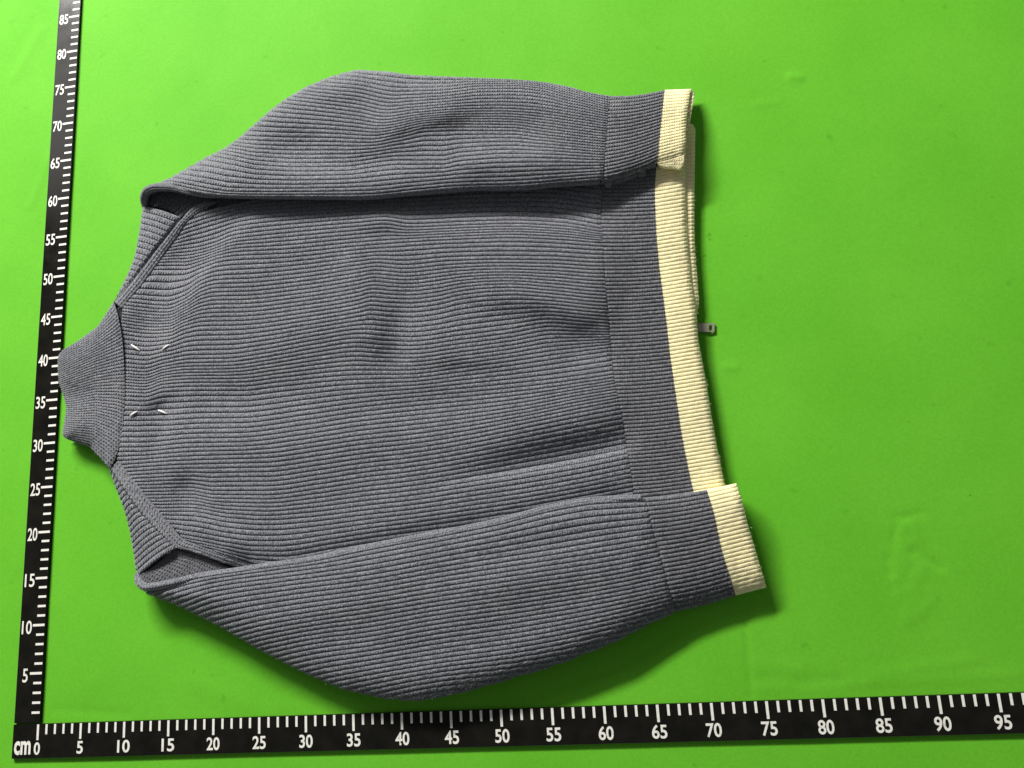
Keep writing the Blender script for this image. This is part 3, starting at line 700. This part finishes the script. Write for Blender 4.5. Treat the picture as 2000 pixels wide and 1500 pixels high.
# where the sleeves fold over at the shoulders: gusset knit in the hollow and the rolled edge
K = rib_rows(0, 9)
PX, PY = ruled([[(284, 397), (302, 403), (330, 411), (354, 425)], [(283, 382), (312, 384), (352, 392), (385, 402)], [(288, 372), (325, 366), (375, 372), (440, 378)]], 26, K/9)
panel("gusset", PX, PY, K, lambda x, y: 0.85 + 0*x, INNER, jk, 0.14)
lip("sleeve_fold", [(290, 408, 0.9), (283, 398, 1.35), (281, 387, 1.9), (287, 373, 2.3), (307, 366, 2.5), (335, 367, 2.5), (371, 375, 2.5), (413, 382, 2.5)] + [(477, 384, 2.45)], [0.02, 0.33, 0.42, 0.45, 0.45, 0.42, 0.36, 0.28, 0.05], GREY, us)
lip("sleeve_fold", [(292, 410, 0.5), (284, 402, 0.8), (282, 389, 1.1), (288, 376, 1.4), (305, 368, 1.7), (330, 367, 1.9)], [0.02, 0.38, 0.46, 0.46, 0.42, 0.1], GREY, us)  # second roll added beneath, keeps lamp light from leaking into the hollow
K = rib_rows(0, 12)
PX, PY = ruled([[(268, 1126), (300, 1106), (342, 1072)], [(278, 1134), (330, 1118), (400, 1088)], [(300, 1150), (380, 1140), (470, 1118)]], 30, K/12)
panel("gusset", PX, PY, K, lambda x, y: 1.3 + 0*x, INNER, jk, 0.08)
lip("sleeve_fold", [(267, 1122, 1.2), (271, 1136, 1.6), (287, 1147, 2.0), (311, 1144, 2.2), (349, 1136, 2.4), (392, 1126, 2.5), (456, 1117, 2.6)] + [(x, y + 3, 2.75) for x, y in L_TOP[7:-1]] + [(1252, 974, 2.75)], [0.25, 0.38, 0.42, 0.42, 0.42, 0.42] + [0.42]*(len(L_TOP)-6), GREY, ls)

# zip pull
zp = at([1352, 1396, 1396, 1353], [631, 631, 648.5, 648.5], -0.1)
sl = at([1385, 1391, 1391, 1385], [634.5, 634.5, 645.5, 645.5], -0.1)
bm = bmesh.new()
def ring(P, z): return [bm.verts.new((p[0]*S, p[1]*S, z*S)) for p in P]
o1, i1, o0, i0 = ring(zp, -0.1), ring(sl, -0.1), ring(zp, -0.24), ring(sl, -0.24)
for k in range(4):
    j = (k+1) % 4
    bm.faces.new((o1[k], o1[j], i1[j], i1[k])); bm.faces.new((o0[j], o0[k], i0[k], i0[j]))
    bm.faces.new((o0[k], o0[j], o1[j], o1[k])); bm.faces.new((i0[j], i0[k], i1[k], i1[j]))
bmesh.ops.recalc_face_normals(bm, faces=bm.faces[:])
bmesh.ops.bevel(bm, geom=[e for e in bm.edges if e.calc_face_angle(0) > 0.5], offset=0.02*S, segments=2, affect='EDGES')
me = bpy.data.meshes.new("zip_pull"); bm.to_mesh(me); bm.free(); me.materials.append(METAL)
add("zip_pull", me, jk)

# four white stitches that hold the label inside
for a, b in (((255.5, 672.5), (273.5, 685)), ((316, 684.5), (331, 673)), ((253.5, 813.5), (269, 803)), ((308.5, 800.5), (326, 808))):
    A = np.array([a, b]); P = at(A[:, 0], A[:, 1], z_body(A[:, 0], A[:, 1]) + 0.10)
    u = np.linspace(0, 1, 14); W = P[0]*(1-u[:, None]) + P[1]*u[:, None]; W[:, 2] += 0.10*np.sin(np.pi*u)
    r = 0.015 + 0.095*np.sin(np.pi*u)**0.6
    T = (P[1]-P[0])/np.linalg.norm(P[1]-P[0]); B = np.cross(T, [0, 0, 1]); B /= np.linalg.norm(B); Nn = np.cross(B, T)
    t = np.linspace(0, 2*math.pi, 10)
    V = W[None] + r[None, :, None]*(np.cos(t)[:, None, None]*B + np.sin(t)[:, None, None]*Nn)
    new_mesh("stitch", V, grid_faces(10, 14), THREAD, jk)

# loose fibres standing off the wool
def fuzz(name, mats, n, mat):
    P = np.concatenate([p for p, _, m_ in FUZZ if m_ in mats]); N = np.concatenate([q for _, q, m_ in FUZZ if m_ in mats])
    i = rng.integers(0, len(P), n); a = P[i] + rng.normal(0, 0.06, (n, 3)) * [1, 1, 0]; nn = N[i]
    d = nn*rng.uniform(0.2, 0.9, (n, 1)) + rng.normal(0, 0.6, (n, 3)); d /= np.linalg.norm(d, axis=1, keepdims=True)
    l = rng.uniform(0.08, 0.24, (n, 1)); t = np.cross(d, rng.normal(0, 1, (n, 3))); t /= np.linalg.norm(t, axis=1, keepdims=True)
    w = 0.006; b = a + d*l*0.55 + rng.normal(0, 0.03, (n, 3)); c = b + (d + rng.normal(0, 0.5, (n, 3)))*l*0.5
    c[:, 2] = np.maximum(c[:, 2], ZC+0.1)
    V = np.stack([a - t*w, a + t*w, b + t*w, b - t*w, c + t*w*0.5, c - t*w*0.5], 1).reshape(-1, 3)
    k = np.arange(n)[:, None]*6
    F = np.concatenate([k + [0, 1, 2, 3], k + [3, 2, 4, 5]])
    tag(new_mesh(name, V, F, mat, jk), kind="stuff")
FG, *_ = plain("grey_wool_fibre", (0.30, 0.29, 0.30), 0.9, 0, 0.1)
FC, *_ = plain("cream_wool_fibre", (0.86, 0.80, 0.56), 0.9, 0, 0.1)
fuzz("wool_fuzz", (GREY, SLATE), 42000, FG)
fuzz("wool_fuzz", (CREAM,), 7000, FC)
